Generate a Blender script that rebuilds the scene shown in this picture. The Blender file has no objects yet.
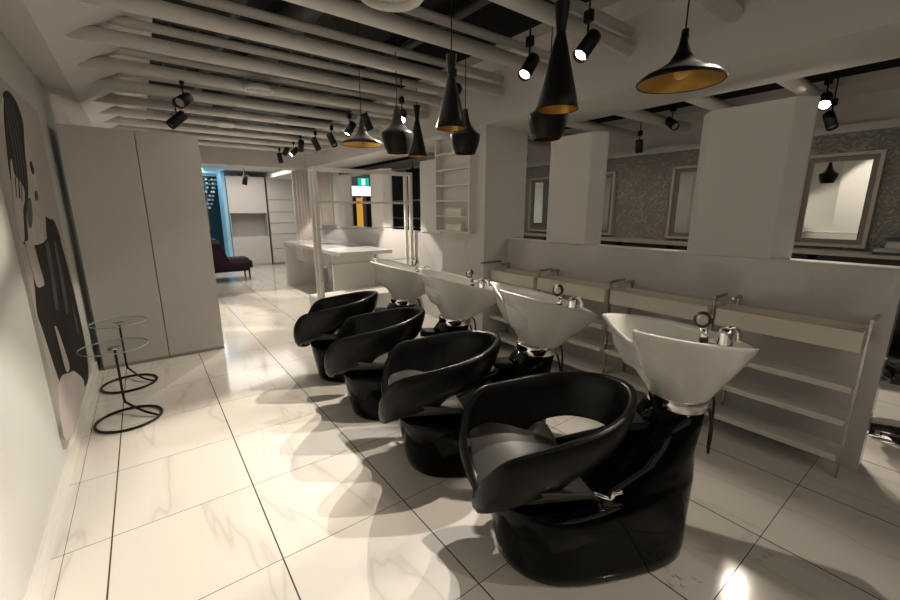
import bpy, bmesh, math, random
from mathutils import Vector, Matrix, Euler

random.seed(7)
SC = bpy.context.scene
COL = SC.collection
PI = math.pi

# ------------------------------------------------------------------ camera
YAW, PIT, CH = math.radians(36.9), math.radians(12.56), 1.5
FW = Vector((math.sin(YAW) * math.cos(PIT), math.cos(YAW) * math.cos(PIT), -math.sin(PIT)))
RT = Vector((math.cos(YAW), -math.sin(YAW), 0))
UP = RT.cross(FW)
cam = bpy.data.cameras.new('camera')
cam.sensor_width = 36.0
cam.lens = 403.0 / 900.0 * 36.0
cam.clip_start = 0.05
cam_o = bpy.data.objects.new('camera', cam)
COL.objects.link(cam_o)
cam_o.matrix_world = Matrix(((RT.x, UP.x, -FW.x, 0), (RT.y, UP.y, -FW.y, 0), (RT.z, UP.z, -FW.z, CH), (0, 0, 0, 1)))
SC.camera = cam_o

# ------------------------------------------------------------------ world, exposure
w = bpy.data.worlds.new('world')
SC.world = w
w.use_nodes = True
w.node_tree.nodes['Background'].inputs[0].default_value = (1.0, 0.90, 0.80, 1)
w.node_tree.nodes['Background'].inputs[1].default_value = 0.035
SC.view_settings.view_transform = 'Standard'
SC.view_settings.look = 'None'
SC.view_settings.gamma = 1
SC.view_settings.exposure = 0.80
SC.view_settings.use_curve_mapping = False


def lamp(name, kind, loc, power, color=(1, .86, .68), aim=None, size=.05, spot=60, blend=.3, sx=1, sy=1):
    l = bpy.data.lights.new(name, kind)
    l.energy = power
    l.color = color
    if kind == 'AREA':
        l.shape = 'RECTANGLE'
        l.size = sx
        l.size_y = sy
    else:
        l.shadow_soft_size = size
    if kind == 'SPOT':
        l.spot_size = math.radians(spot)
        l.spot_blend = blend
    o = bpy.data.objects.new(name, l)
    COL.objects.link(o)
    o.location = loc
    if aim is not None:
        o.rotation_euler = (Vector(aim) - Vector(loc)).to_track_quat('-Z', 'Y').to_euler()
    return o


WARM = (1, .875, .735)
# area lamps added for soft fill, without fixtures: rear, middle, far and second room
lamp('fill_light_rear', 'AREA', (1.0, -2.0, 2.65), 10, WARM, (1.0, -.6, 0), sx=3, sy=1.5)
lamp('fill_light_mid', 'AREA', (1.3, 4.6, 2.5), 9, WARM, (1.3, 4.6, 0), sx=1.6, sy=5)
lamp('fill_light_far', 'AREA', (2.0, 10.5, 2.42), 26, (1, .92, .82), (2.0, 10.5, 0), sx=2, sy=2)
lamp('fill_light_second_room', 'AREA', (4.4, 3.0, 2.3), 8, WARM, (4.4, 3.0, 0), sx=.8, sy=5)


# ------------------------------------------------------------------ materials
def mat(name, color, rough=.5, metal=0, spec=.5, coat=0, emit=None, estr=0, trans=0, ior=1.45):
    m = bpy.data.materials.new(name)
    m.use_nodes = True
    b = m.node_tree.nodes['Principled BSDF']
    b.inputs['Base Color'].default_value = (*color, 1)
    b.inputs['Roughness'].default_value = rough
    b.inputs['Metallic'].default_value = metal
    b.inputs['Specular IOR Level'].default_value = spec
    b.inputs['Coat Weight'].default_value = coat
    b.inputs['Coat Roughness'].default_value = .05
    b.inputs['Transmission Weight'].default_value = trans
    b.inputs['IOR'].default_value = ior
    if emit:
        b.inputs['Emission Color'].default_value = (*emit, 1)
        b.inputs['Emission Strength'].default_value = estr
    return m


def vary(m, scale=3, amt=.06, bump=0, bscale=60):
    """slight procedural variation of the base colour and an optional fine bump"""
    nt = m.node_tree
    b = nt.nodes['Principled BSDF']
    tc = nt.nodes.new('ShaderNodeTexCoord')
    n = nt.nodes.new('ShaderNodeTexNoise')
    n.inputs['Scale'].default_value = scale
    nt.links.new(tc.outputs['Object'], n.inputs['Vector'])
    mx = nt.nodes.new('ShaderNodeMix')
    mx.data_type = 'RGBA'
    c = b.inputs['Base Color'].default_value[:3]
    mx.inputs['A'].default_value = (*[x * (1 - amt) for x in c], 1)
    mx.inputs['B'].default_value = (*[min(1, x * (1 + amt)) for x in c], 1)
    nt.links.new(n.outputs['Fac'], mx.inputs['Factor'])
    nt.links.new(mx.outputs['Result'], b.inputs['Base Color'])
    if bump:
        n2 = nt.nodes.new('ShaderNodeTexNoise')
        n2.inputs['Scale'].default_value = bscale
        nt.links.new(tc.outputs['Object'], n2.inputs['Vector'])
        bp = nt.nodes.new('ShaderNodeBump')
        bp.inputs['Strength'].default_value = bump
        bp.inputs['Distance'].default_value = .002
        nt.links.new(n2.outputs['Fac'], bp.inputs['Height'])
        nt.links.new(bp.outputs['Normal'], b.inputs['Normal'])
    return m


M = {}
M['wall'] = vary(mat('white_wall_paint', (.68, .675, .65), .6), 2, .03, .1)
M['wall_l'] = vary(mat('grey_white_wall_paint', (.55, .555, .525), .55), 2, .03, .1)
M['ceil'] = vary(mat('ceiling_paint', (.64, .62, .60), .7), 2, .03)
M['tube'] = mat('tube_paint', (.72, .70, .67), .45)
M['gloss_white'] = mat('gloss_white_laminate', (.60, .58, .575), .08, spec=.5)
M['white'] = vary(mat('white_laminate', (.72, .70, .66), .3), 4, .02)
M['cab'] = vary(mat('cabinet_laminate', (.63, .60, .58), .35), 3, .02)
M['black'] = mat('matte_black', (.009, .009, .009), .4, spec=.3)
M['pend'] = vary(mat('pendant_black', (.008, .0075, .007), .36, spec=.25), 20, .1)
M['blackgloss'] = mat('black_gloss_fibreglass', (.0015, .0015, .0015), .05, spec=.13)
M['vinyl'] = vary(mat('black_vinyl', (.005, .0048, .0048), .30, spec=.22), 30, .1, .15, 260)
M['cushion'] = vary(mat('seat_vinyl', (.042, .039, .034), .42, spec=.3), 30, .15, .3, 320)
M['ceramic'] = mat('white_ceramic', (.62, .62, .58), .10, spec=.6, coat=.3)
M['chrome'] = mat('chrome', (.82, .80, .77), .08, 1)
M['steel'] = mat('brushed_steel', (.52, .49, .45), .25, 1)
M['gold'] = mat('gold_leaf', (.62, .36, .09), .3, 1)
M['rubber'] = mat('black_rubber', (.015, .015, .015), .4)
M['greyrub'] = mat('grey_nozzle', (.35, .34, .31), .5)
M['tray'] = vary(mat('tray_laminate', (.78, .72, .62), .35), 4, .02)
M['dark'] = mat('dark_laminate', (.025, .024, .024), .25)
M['plen'] = vary(mat('plenum_black', (.020, .019, .019), .8), 4, .3)
M['duct'] = vary(mat('duct_grey', (.07, .066, .065), .6), 5, .3)
M['frame'] = mat('mirror_frame', (.45, .41, .36), .35)
M['frame_in'] = mat('mirror_frame_inner', (.20, .17, .14), .4)
M['mirror'] = mat('mirror_glass', (.86, .87, .85), .01, 1)
M['lens'] = mat('lit_lens', (1, 1, 1), .3, emit=(1, .86, .66), estr=14)
M['lensoff'] = mat('unlit_lens', (.45, .42, .36), .25)
M['hot'] = mat('glaring_lens', (1, 1, 1), .3, emit=(1, .86, .62), estr=90)
M['bulb'] = mat('clear_bulb', (.95, .9, .8), .02, trans=.9, ior=1.3)
M['purple'] = vary(mat('purple_velvet', (.028, .010, .024), .8), 30, .2)
M['teal'] = mat('teal_wall', (.05, .16, .20), .4)
M['cyan'] = mat('pale_blue_wall_glow', (.26, .46, .58), .4, emit=(.30, .60, .80), estr=.12)  # emission stands in for blue light on the wall and ceiling
M['crystal'] = mat('crystal', (.85, .88, .88), .05, spec=1, trans=.3)
M['sheer'] = mat('sheer_curtain', (.78, .72, .68), .7)
M['green'] = mat('exit_green', (.0, .40, .28), .4, emit=(.0, .55, .36), estr=.6)
M['signwhite'] = mat('exit_white', (.9, .95, .9), .4, emit=(.8, 1, .9), estr=1.0)
M['orange'] = mat('orange_panel', (.60, .30, .05), .5, emit=(.75, .38, .06), estr=.45)  # emission stands in for the shop lighting on this panel
M['books'] = mat('dark_red_books', (.16, .03, .02), .6)
M['shopwhite'] = mat('lit_shop_ceiling', (.9, .9, .9), .5, emit=(1, .97, .92), estr=1.3)
M['niche'] = mat('grey_niche', (.42, .40, .39), .5)
M['print'] = vary(mat('poster_paper', (.38, .34, .315), .4), 1.5, .12)
M['p_dark'] = vary(mat('poster_black', (.010, .008, .009), .55, spec=.12), 14, .5)
M['p_mid'] = vary(mat('poster_midgrey', (.085, .078, .074), .5, spec=.15), 12, .35)
M['p_skin'] = vary(mat('poster_skin_grey', (.44, .40, .37), .4), 5, .4)
M['p_lite'] = vary(mat('poster_pale', (.56, .50, .50), .4), 5, .12)
M['canvas_edge'] = mat('poster_edge', (.42, .42, .38), .5)
M['tealbook'] = mat('teal_book', (.03, .07, .09), .4)
M['paper'] = mat('paper', (.55, .53, .48), .6)
M['plaster'] = mat('plaster_chip', (.62, .60, .56), .7)


def glass_mat(name, tint, alpha):
    m = bpy.data.materials.new(name)
    m.use_nodes = True
    nt = m.node_tree
    nt.nodes.clear()
    out = nt.nodes.new('ShaderNodeOutputMaterial')
    tr = nt.nodes.new('ShaderNodeBsdfTransparent')
    tr.inputs[0].default_value = (*tint, 1)
    gl = nt.nodes.new('ShaderNodeBsdfGlossy')
    gl.inputs['Roughness'].default_value = .03
    gl.inputs['Color'].default_value = (.85, 1, .95, 1)
    mx = nt.nodes.new('ShaderNodeMixShader')
    mx.inputs[0].default_value = alpha
    nt.links.new(tr.outputs[0], mx.inputs[1])
    nt.links.new(gl.outputs[0], mx.inputs[2])
    nt.links.new(mx.outputs[0], out.inputs[0])
    return m


M['glass'] = glass_mat('clear_glass', (.95, .975, .965), .05)
M['glassedge'] = mat('glass_edge', (.42, .50, .47), .1, spec=.8)


def floor_material():
    m = bpy.data.materials.new('marble_tile_floor')
    m.use_nodes = True
    nt = m.node_tree
    N, L = nt.nodes, nt.links
    b = N['Principled BSDF']
    geo = N.new('ShaderNodeNewGeometry')
    sep = N.new('ShaderNodeSeparateXYZ')
    L.new(geo.outputs['Position'], sep.inputs[0])

    def math_(op, a, bb=None, cc=None):
        n = N.new('ShaderNodeMath')
        n.operation = op
        for i, v in enumerate((a, bb, cc)):
            if v is None:
                continue
            if isinstance(v, (int, float)):
                n.inputs[i].default_value = v
            else:
                L.new(v, n.inputs[i])
        return n.outputs[0]

    def line(sock, off, half):
        t = math_('DIVIDE', math_('SUBTRACT', sock, off), .61)
        fr = math_('FRACT', t)
        d = math_('MULTIPLY', math_('MINIMUM', fr, math_('SUBTRACT', 1.0, fr)), .61)
        return math_('LESS_THAN', d, half), math_('FLOOR', t)
    gx, ix = line(sep.outputs[0], .305, .0032)
    gy, iy = line(sep.outputs[1], 1.02, .0018)
    g = math_('MAXIMUM', gx, gy)
    # thin joint of the cut border row beside the left wall
    dx = math_('ABSOLUTE', math_('SUBTRACT', sep.outputs[0], -.472))
    g = math_('MAXIMUM', g, math_('LESS_THAN', dx, .0012))
    comb = N.new('ShaderNodeCombineXYZ')
    L.new(ix, comb.inputs[0])
    L.new(iy, comb.inputs[1])
    wn = N.new('ShaderNodeTexWhiteNoise')
    wn.noise_dimensions = '3D'
    L.new(comb.outputs[0], wn.inputs['Vector'])
    off = N.new('ShaderNodeVectorMath')
    off.operation = 'SCALE'
    L.new(wn.outputs['Color'], off.inputs[0])
    off.inputs['Scale'].default_value = 9
    add = N.new('ShaderNodeVectorMath')
    L.new(geo.outputs['Position'], add.inputs[0])
    L.new(off.outputs[0], add.inputs[1])
    mp = N.new('ShaderNodeMapping')
    mp.inputs['Rotation'].default_value = (0, 0, math.radians(-35))
    mp.inputs['Scale'].default_value = (2.6, .55, 1)
    L.new(add.outputs[0], mp.inputs[0])
    n1 = N.new('ShaderNodeTexNoise')
    n1.inputs['Scale'].default_value = .6
    n1.inputs['Detail'].default_value = 4
    n1.inputs['Roughness'].default_value = .55
    n1.inputs['Distortion'].default_value = .6
    L.new(mp.outputs[0], n1.inputs['Vector'])
    v = math_('ABSOLUTE', math_('SUBTRACT', n1.outputs['Fac'], .5))
    r = N.new('ShaderNodeValToRGB')
    r.color_ramp.elements[0].position = 0
    r.color_ramp.elements[0].color = (.57, .54, .49, 1)
    r.color_ramp.elements[1].position = .009
    r.color_ramp.elements[1].color = (.655, .625, .57, 1)
    e = r.color_ramp.elements.new(.035)
    e.color = (.685, .655, .60, 1)
    L.new(v, r.inputs[0])
    mx = N.new('ShaderNodeMix')
    mx.data_type = 'RGBA'
    L.new(g, mx.inputs['Factor'])
    L.new(r.outputs[0], mx.inputs['A'])
    mx.inputs['B'].default_value = (.05, .035, .022, 1)
    L.new(mx.outputs['Result'], b.inputs['Base Color'])
    L.new(math_('ADD', math_('MULTIPLY', g, .5), .11), b.inputs['Roughness'])
    b.inputs['Specular IOR Level'].default_value = .5
    return m


M['floor'] = floor_material()


def wallpaper():
    m = mat('damask_wallpaper', (.26, .24, .21), .55)
    nt = m.node_tree
    N, L = nt.nodes, nt.links
    b = N['Principled BSDF']
    tc = N.new('ShaderNodeTexCoord')
    n = N.new('ShaderNodeTexNoise')
    n.inputs['Scale'].default_value = 8
    n.inputs['Detail'].default_value = 1
    n.inputs['Distortion'].default_value = 2.2
    L.new(tc.outputs['Object'], n.inputs['Vector'])
    mu = N.new('ShaderNodeMath')
    mu.operation = 'MULTIPLY'
    mu.inputs[1].default_value = 28
    L.new(n.outputs['Fac'], mu.inputs[0])
    sn = N.new('ShaderNodeMath')
    sn.operation = 'SINE'
    L.new(mu.outputs[0], sn.inputs[0])
    r = N.new('ShaderNodeValToRGB')
    r.color_ramp.elements[0].color = (.25, .235, .21, 1)
    r.color_ramp.elements[0].position = .3
    r.color_ramp.elements[1].color = (.37, .35, .32, 1)
    r.color_ramp.elements[1].position = .7
    L.new(sn.outputs[0], r.inputs[0])
    L.new(r.outputs[0], b.inputs['Base Color'])
    bp = N.new('ShaderNodeBump')
    bp.inputs['Strength'].default_value = .7
    bp.inputs['Distance'].default_value = .006
    L.new(sn.outputs[0], bp.inputs['Height'])
    L.new(bp.outputs['Normal'], b.inputs['Normal'])
    return m


M['damask'] = wallpaper()


# ------------------------------------------------------------------ mesh helpers
def link(name, bm, m, parent=None, smooth=False, loc=None):
    me = bpy.data.meshes.new(name)
    bmesh.ops.recalc_face_normals(bm, faces=bm.faces)
    bm.to_mesh(me)
    bm.free()
    for x in (m if isinstance(m, (list, tuple)) else [m]):
        me.materials.append(M[x] if isinstance(x, str) else x)
    if smooth:
        for p in me.polygons:
            p.use_smooth = True
    o = bpy.data.objects.new(name, me)
    COL.objects.link(o)
    if parent:
        o.parent = parent
    if loc:
        o.location = loc
    return o


def box(bm, x0, x1, y0, y1, z0, z1, bev=0):
    vs = [bm.verts.new((x, y, z)) for x in (x0, x1) for y in (y0, y1) for z in (z0, z1)]
    fs = [(0, 1, 3, 2), (4, 6, 7, 5), (0, 4, 5, 1), (2, 3, 7, 6), (0, 2, 6, 4), (1, 5, 7, 3)]
    ff = [bm.faces.new([vs[i] for i in f]) for f in fs]
    if bev:
        es = list({e for f in ff for e in f.edges})
        bmesh.ops.bevel(bm, geom=es, offset=bev, segments=2, affect='EDGES')
    return bm


def boxes(*args, bev=0):
    bm = bmesh.new()
    for a in args:
        box(bm, *a, bev=bev)
    return bm


def cyl(bm, p0, p1, r0, r1=None, seg=20, cap=True):
    r1 = r0 if r1 is None else r1
    p0, p1 = Vector(p0), Vector(p1)
    d = (p1 - p0).normalized()
    a = d.orthogonal().normalized()
    b = d.cross(a)
    A = [bm.verts.new(p0 + (a * math.cos(t) + b * math.sin(t)) * r0) for t in [2 * PI * i / seg for i in range(seg)]]
    B = [bm.verts.new(p1 + (a * math.cos(t) + b * math.sin(t)) * r1) for t in [2 * PI * i / seg for i in range(seg)]]
    for i in range(seg):
        bm.faces.new((A[i], A[(i + 1) % seg], B[(i + 1) % seg], B[i]))
    if cap:
        bm.faces.new(A[::-1])
        bm.faces.new(B)
    return bm


def tube(bm, pts, r, seg=10, closed=False):
    pts = [Vector(p) for p in pts]
    n = len(pts)
    rings = []
    prev = None
    for i, p in enumerate(pts):
        if closed:
            t = (pts[(i + 1) % n] - pts[i - 1]).normalized()
        else:
            t = (pts[min(i + 1, n - 1)] - pts[max(i - 1, 0)]).normalized()
        if prev is None:
            a = t.orthogonal().normalized()
        else:
            a = (prev - t * prev.dot(t)).normalized()
        prev = a
        b = t.cross(a)
        rings.append([bm.verts.new(p + (a * math.cos(2 * PI * k / seg) + b * math.sin(2 * PI * k / seg)) * r) for k in range(seg)])
    for i in range(n if closed else n - 1):
        A, B = rings[i], rings[(i + 1) % n]
        for k in range(seg):
            bm.faces.new((A[k], A[(k + 1) % seg], B[(k + 1) % seg], B[k]))
    if not closed:
        bm.faces.new(rings[0][::-1])
        bm.faces.new(rings[-1])
    return bm


def lathe(bm, prof, c=(0, 0, 0), seg=48, close=False):
    """prof: list of (r, z)"""
    rings = []
    for r, z in prof:
        if r < 1e-5:
            rings.append([bm.verts.new((c[0], c[1], c[2] + z))])
        else:
            rings.append([bm.verts.new((c[0] + r * math.cos(2 * PI * k / seg), c[1] + r * math.sin(2 * PI * k / seg), c[2] + z)) for k in range(seg)])
    pairs = list(zip(rings[:-1], rings[1:]))
    if close:
        pairs.append((rings[-1], rings[0]))
    for A, B in pairs:
        for k in range(seg):
            k2 = (k + 1) % seg
            if len(A) == 1 and len(B) == 1:
                continue
            if len(A) == 1:
                bm.faces.new((A[0], B[k], B[k2]))
            elif len(B) == 1:
                bm.faces.new((A[k], A[k2], B[0]))
            else:
                bm.faces.new((A[k], A[k2], B[k2], B[k]))
    return bm


def loft(bm, rings, cap0=True, cap1=True):
    R = [[bm.verts.new(p) for p in r] for r in rings]
    n = len(R[0])
    for A, B in zip(R[:-1], R[1:]):
        for k in range(n):
            bm.faces.new((A[k], A[(k + 1) % n], B[(k + 1) % n], B[k]))
    if cap0:
        bm.faces.new(R[0][::-1])
    if cap1:
        bm.faces.new(R[-1])
    return bm


def prism(bm, pts, z0, z1):
    return loft(bm, [[(x, y, z0) for x, y in pts], [(x, y, z1) for x, y in pts]])


def crom(pts, n):
    """Catmull-Rom through a list of tuples"""
    out = []
    for i in range(len(pts) - 1):
        p0 = pts[max(i - 1, 0)]
        p1, p2 = pts[i], pts[i + 1]
        p3 = pts[min(i + 2, len(pts) - 1)]
        for k in range(n):
            t = k / n
            out.append(tuple(.5 * (2 * b + (c - a) * t + (2 * a - 5 * b + 4 * c - d) * t * t + (-a + 3 * b - 3 * c + d) * t ** 3)
                             for a, b, c, d in zip(p0, p1, p2, p3)))
    out.append(tuple(pts[-1]))
    return out


def thing(name, label, cat, loc=(0, 0, 0), rz=0, group=None):
    o = bpy.data.objects.new(name, None)
    o.empty_display_size = .1
    COL.objects.link(o)
    o.location = loc
    o.rotation_euler = (0, 0, rz)
    o['label'] = label
    o['category'] = cat
    if group:
        o['group'] = group
    return o


def tag(o, label, cat, group=None):
    o['label'] = label
    o['category'] = cat
    if group:
        o['group'] = group
    return o


def struct(name, bm, m, smooth=False):
    o = link(name, bm, m, smooth=smooth)
    o['kind'] = 'structure'
    return o


def dup(root, loc=None, rz=None, label=None):
    def cp(o, parent):
        c = o.copy()
        COL.objects.link(c)
        c.parent = parent
        for ch in kids.get(o.name, []):
            cp(ch, c)
        return c
    kids = {}
    for o in COL.objects:
        if o.parent:
            kids.setdefault(o.parent.name, []).append(o)
    r = cp(root, None)
    if loc is not None:
        r.location = loc
    if rz is not None:
        r.rotation_euler = (0, 0, rz)
    if label:
        r['label'] = label
    return r


ORD = ['nearest', 'second', 'third', 'fourth', 'fifth', 'sixth', 'seventh', 'eighth', 'ninth', 'tenth', 'eleventh', 'twelfth']

# ------------------------------------------------------------------ structure
struct('floor', boxes((-.6, 9.0, -4, 16, -.1, 0)), 'floor')
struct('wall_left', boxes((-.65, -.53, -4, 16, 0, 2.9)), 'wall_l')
struct('baseboard_left', boxes((-.53, -.515, -4, 4.9, 0, .10)), 'white')
# ceiling along the left wall: flat strip, slope, flat strip up to the open plenum
bm = bmesh.new()
prof = [(-.53, 2.56), (-.32, 2.485), (.13, 2.75), (.24, 2.78), (.24, 2.86), (-.53, 2.86)]
loft(bm, [[(x, -1.5, z) for x, z in prof], [(x, 8.8, z) for x, z in prof]])
struct('ceiling', bm, 'ceil')
struct('ceiling_strip', boxes((2.58, 2.85, -1.5, 8.8, 2.78, 2.86), (-.53, 2.85, -4, -1.5, 2.78, 2.86)), 'ceil').name = 'ceiling'
struct('trim_1', boxes((2.85, 3.50, -2, 16, 2.33, 2.95)), 'ceil')           # long bulkhead
struct('trim_2', boxes((-.53, 2.85, 8.8, 9.3, 2.33, 2.95)), 'ceil')         # bulkhead across the far end
bm = boxes((-.53, 2.85, -1.5, 8.8, 3.45, 3.5), (.16, .24, -1.5, 8.8, 2.86, 3.45), (2.58, 2.66, -1.5, 8.8, 2.86, 3.45))
struct('ceiling_plenum', bm, 'plen').name = 'ceiling'
struct('ceiling_far', boxes((-.53, 4.0, 9.3, 16, 2.50, 2.6)), 'ceil').name = 'ceiling'
# second room
struct('wall_right', boxes((5.5, 5.6, -3, 8.2, 0, 2.22)), 'damask')
struct('trim_3', boxes((5.44, 5.6, -3, 8.2, 2.22, 2.29), (5.49, 5.6, -3, 8.2, 2.29, 2.60)), 'ceil')
struct('ceiling_second_room', boxes((3.5, 3.75, -3, 16, 2.55, 2.62), (5.0, 5.6, -3, 16, 2.55, 2.62)), 'ceil').name = 'ceiling'
struct('ceiling_second_plenum', boxes((3.5, 5.6, -3, 16, 3.15, 3.2), (3.67, 3.75, -3, 16, 2.62, 3.15), (5.0, 5.08, -3, 16, 2.62, 3.15)), 'plen').name = 'ceiling'
# half wall with the standing column
struct('wall_half', boxes((3.19, 3.31, .24, 3.2, 0, 1.19), (3.19, 3.31, 3.95, 9.0, 0, 1.19), bev=.003), 'gloss_white')
struct('trim_4', boxes((3.185, 3.315, .235, 3.2, 1.19, 1.198), (3.185, 3.315, 3.95, 9.0, 1.19, 1.198)), 'white')
struct('wall_column', boxes((2.85, 3.45, 3.2, 3.95, 0, 2.33)), 'wall')
# far room
struct('wall_back', boxes((-.6, 1.15, 12.6, 12.7, 0, 2.5), (1.83, 4.2, 12.6, 12.7, 0, 2.5)), 'wall')
struct('wall_teal', boxes((.2, 2.6, 14.4, 14.5, 0, 2.5)), 'teal')
struct('wall_blue', boxes((1.75, 1.83, 12.05, 12.75, 0, 2.44)), 'cyan')
struct('ceiling_blue', boxes((.2, 1.74, 11.0, 14.4, 2.44, 2.49)), 'cyan').name = 'ceiling'

# ------------------------------------------------------------------ tubes under the open ceiling
for k in range(12):
    y = 1.1 + .63 * k
    for lv, z, x0 in (('lower', 2.585, -.25), ('upper', 2.692, -.05)):
        bm = cyl(bmesh.new(), (x0, y, z), (2.848, y, z), .046 if lv == 'lower' else .030, seg=24)
        bmesh.ops.bevel(bm, geom=[e for e in bm.edges if all(v.co.x > 2.8 for v in e.verts)], offset=.012, segments=3, affect='EDGES')
        o = link('ceiling_tube', bm, 'tube', smooth=True)
        tag(o, 'round white %s ceiling tube across the room, %s from the camera' % (lv, ORD[k]), 'ceiling tube', 'white tubes under the open ceiling')
    if k < 9:
        o = link('ceiling_tube', cyl(bmesh.new(), (3.5, y, 2.44), (5.22, y, 2.44), .052, seg=20), 'tube', smooth=True)
        tag(o, 'round grey ceiling tube in the room behind the half wall, %s from the camera' % ORD[k], 'ceiling tube', 'tubes over the second room')

# dark services in the plenum
for i, (x, y0, y1, r, z) in enumerate([(.75, -1, 8.6, .05, 2.95), (1.35, -1, 8.6, .13, 3.2), (2.1, -1, 8.6, .03, 2.92)]):
    tag(link('ceiling_pipe', cyl(bmesh.new(), (x, y0, z), (x, y1, z), r), 'duct', smooth=True),
        ['dark thin pipe in the open ceiling nearest the left wall', 'dark wide air duct running down the middle of the open ceiling', 'dark thin pipe in the open ceiling nearest the bulkhead'][i], 'pipe')
for i, y in enumerate([1.5, 3.1, 4.4, 5.6, 7.0]):
    tag(link('cable_tray', boxes((.3, 2.5, y, y + .03, 3.02, 3.06), (.3, 2.5, y + .16, y + .19, 3.02, 3.06), *[(a, a + .02, y, y + .19, 3.03, 3.05) for a in [.4 + .2 * q for q in range(11)]]), 'duct'),
        'dark cable tray crossing the open ceiling, %s from the camera' % ORD[i], 'cable tray', 'cable trays in the open ceiling')

# round pale ceiling plates
for (x, y, r, lab) in [(1.076, 1.896, .165, 'large round pale ceiling diffuser nearest the camera'),
                       (.995, 4.19, .125, 'round pale ceiling plate between tubes above the far chairs'),
                       (1.01, 6.08, .125, 'small round pale ceiling plate farthest from the camera')]:
    t = thing('ceiling_diffuser', lab, 'ceiling diffuser', (x, y, 2.5 if r > .15 else 2.558), group=None)
    link('rim', lathe(bmesh.new(), [(r * .78, .015), (r * .8, -.012), (r * .92, -.02), (r, -.005), (r, .02), (r * .8, .03)], close=True), 'white', t, True)
    link('face', lathe(bmesh.new(), [(0, .0), (r * .5, .002), (r * .79, .008), (r * .79, .02), (0, .02)]), 'gloss_white', t, True)

# ------------------------------------------------------------------ left cabinets
for i, (x0, x1, lab) in enumerate([(-.475, .047, 'tall flat white cabinet beside the left wall'), (.051, .553, 'tall flat white cabinet nearest the walkway')]):
    t = thing('tall_cabinet', lab, 'cabinet', ((x0 + x1) / 2, 4.9, 0))
    h = (x1 - x0) / 2
    link('body', boxes((-h, h, .022, .62, .03, 2.21)), 'cab', t)
    link('door', boxes((-h + .002, h - .002, 0, .02, .035, 2.215), bev=.001), 'cab', t)
    link('plinth', boxes((-h, h, .012, .6, 0, .03)), 'frame', t)

# ------------------------------------------------------------------ poster on the left wall
t = thing('wall_poster', 'tall black and white portrait poster on the left wall', 'poster', (-.53, 3.69, 0))
link('canvas', boxes((0, .018, -.72, .73, .17, 2.21)), 'canvas_edge', t)
link('print', boxes((.018, .019, -.70, .72, .18, 2.20)), 'print', t)


def flat(name, yz, m, d):
    bm = bmesh.new()
    pts = [(y - 3.69, z) for y, z in yz]
    c = crom(pts + [pts[0]], 4)[:-1]
    loft(bm, [[(.018, y, z) for y, z in c], [(.019 + d * .0006, y, z) for y, z in c]])
    return link(name, bm, m, t)


flat('printed_dress', [(3.04, 1.35), (3.12, 1.22), (3.05, 1.07), (2.99, 0.96), (3.03, 0.85), (3.11, 0.61), (3.17, 0.5), (3.33, 0.45), (3.46, 0.46), (3.7, 0.39), (3.91, 0.2), (4.25, 0.2), (4.39, 0.47), (4.34, 0.95), (4.25, 1.22), (4.15, 1.28), (3.5, 1.33)], 'p_dark', 1)
flat('printed_sleeve', [(3.83, 1.46), (3.96, 1.44), (4.1, 1.43), (4.19, 1.37), (4.21, 1.26), (3.72, 1.28)], 'p_dark', 1.5)
flat('printed_face', [(3.69, 2.0), (3.75, 1.92), (3.78, 1.84), (3.79, 1.78), (3.79, 1.71), (3.78, 1.64), (3.74, 1.56), (3.67, 1.5), (3.64, 1.39), (3.64, 1.31), (3.17, 1.32), (3.24, 1.47), (3.43, 1.59), (3.51, 1.71), (3.59, 1.85)], 'p_skin', 2)
flat('printed_hair', [(3.38, 2.13), (3.49, 2.16), (3.62, 2.15), (3.7, 2.11), (3.73, 2.02), (3.60, 1.85), (3.52, 1.71), (3.43, 1.6), (3.25, 1.47), (3.15, 1.34), (3.0, 1.35), (3.07, 1.53), (3.08, 1.65), (3.12, 1.76), (3.24, 1.97)], 'p_dark', 3)
for q in range(4):
    flat('printed_strand', [(3.34 + q * .07, 2.10), (3.35 + q * .07, 2.10), (3.30 + q * .07, 1.80), (3.20 + q * .07, 1.62), (3.19 + q * .07, 1.62), (3.28 + q * .07, 1.80)], 'p_mid', 4)
flat('printed_eye', [(3.67, 1.79), (3.74, 1.80), (3.76, 1.75), (3.70, 1.72), (3.66, 1.74)], 'p_dark', 4)
flat('printed_lips', [(3.62, 1.61), (3.71, 1.62), (3.69, 1.57), (3.6, 1.56)], 'p_mid', 4)
flat('printed_jaw_shadow', [(3.34, 1.55), (3.46, 1.57), (3.41, 1.47), (3.29, 1.4), (3.25, 1.44)], 'p_mid', 4)
flat('printed_hand', [(3.15, 1.75), (3.19, 1.76), (3.17, 1.69), (3.25, 1.66), (3.33, 1.62), (3.28, 1.55), (3.19, 1.5), (3.07, 1.35), (2.99, 1.35), (2.98, 1.44), (3.02, 1.55), (3.08, 1.65)], 'p_skin', 5)
for pts in ([(3.16, 1.67), (3.18, 1.67), (3.12, 1.58), (3.1, 1.57)], [(3.23, 1.66), (3.25, 1.66), (3.19, 1.57), (3.16, 1.57)], [(3.28, 1.64), (3.29, 1.64), (3.23, 1.56), (3.2, 1.55)]):
    flat('printed_finger_gap', pts, 'p_dark', 6)
flat('printed_arm', [(3.07, 1.34), (3.25, 1.32), (3.29, 1.21), (3.32, 1.09), (3.27, 1.07), (3.12, 1.09), (3.09, 1.19)], 'p_skin', 4)
flat('printed_fold', [(3.6, 1.29), (3.72, 1.28), (3.65, 1.02), (3.58, 0.88), (3.48, 0.9), (3.54, 1.07)], 'p_mid', 4)
flat('printed_fold', [(3.91, 1.27), (4.0, 1.27), (3.98, 0.92), (3.88, 0.78), (3.81, 0.81), (3.85, 1.0)], 'p_mid', 4)
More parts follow.
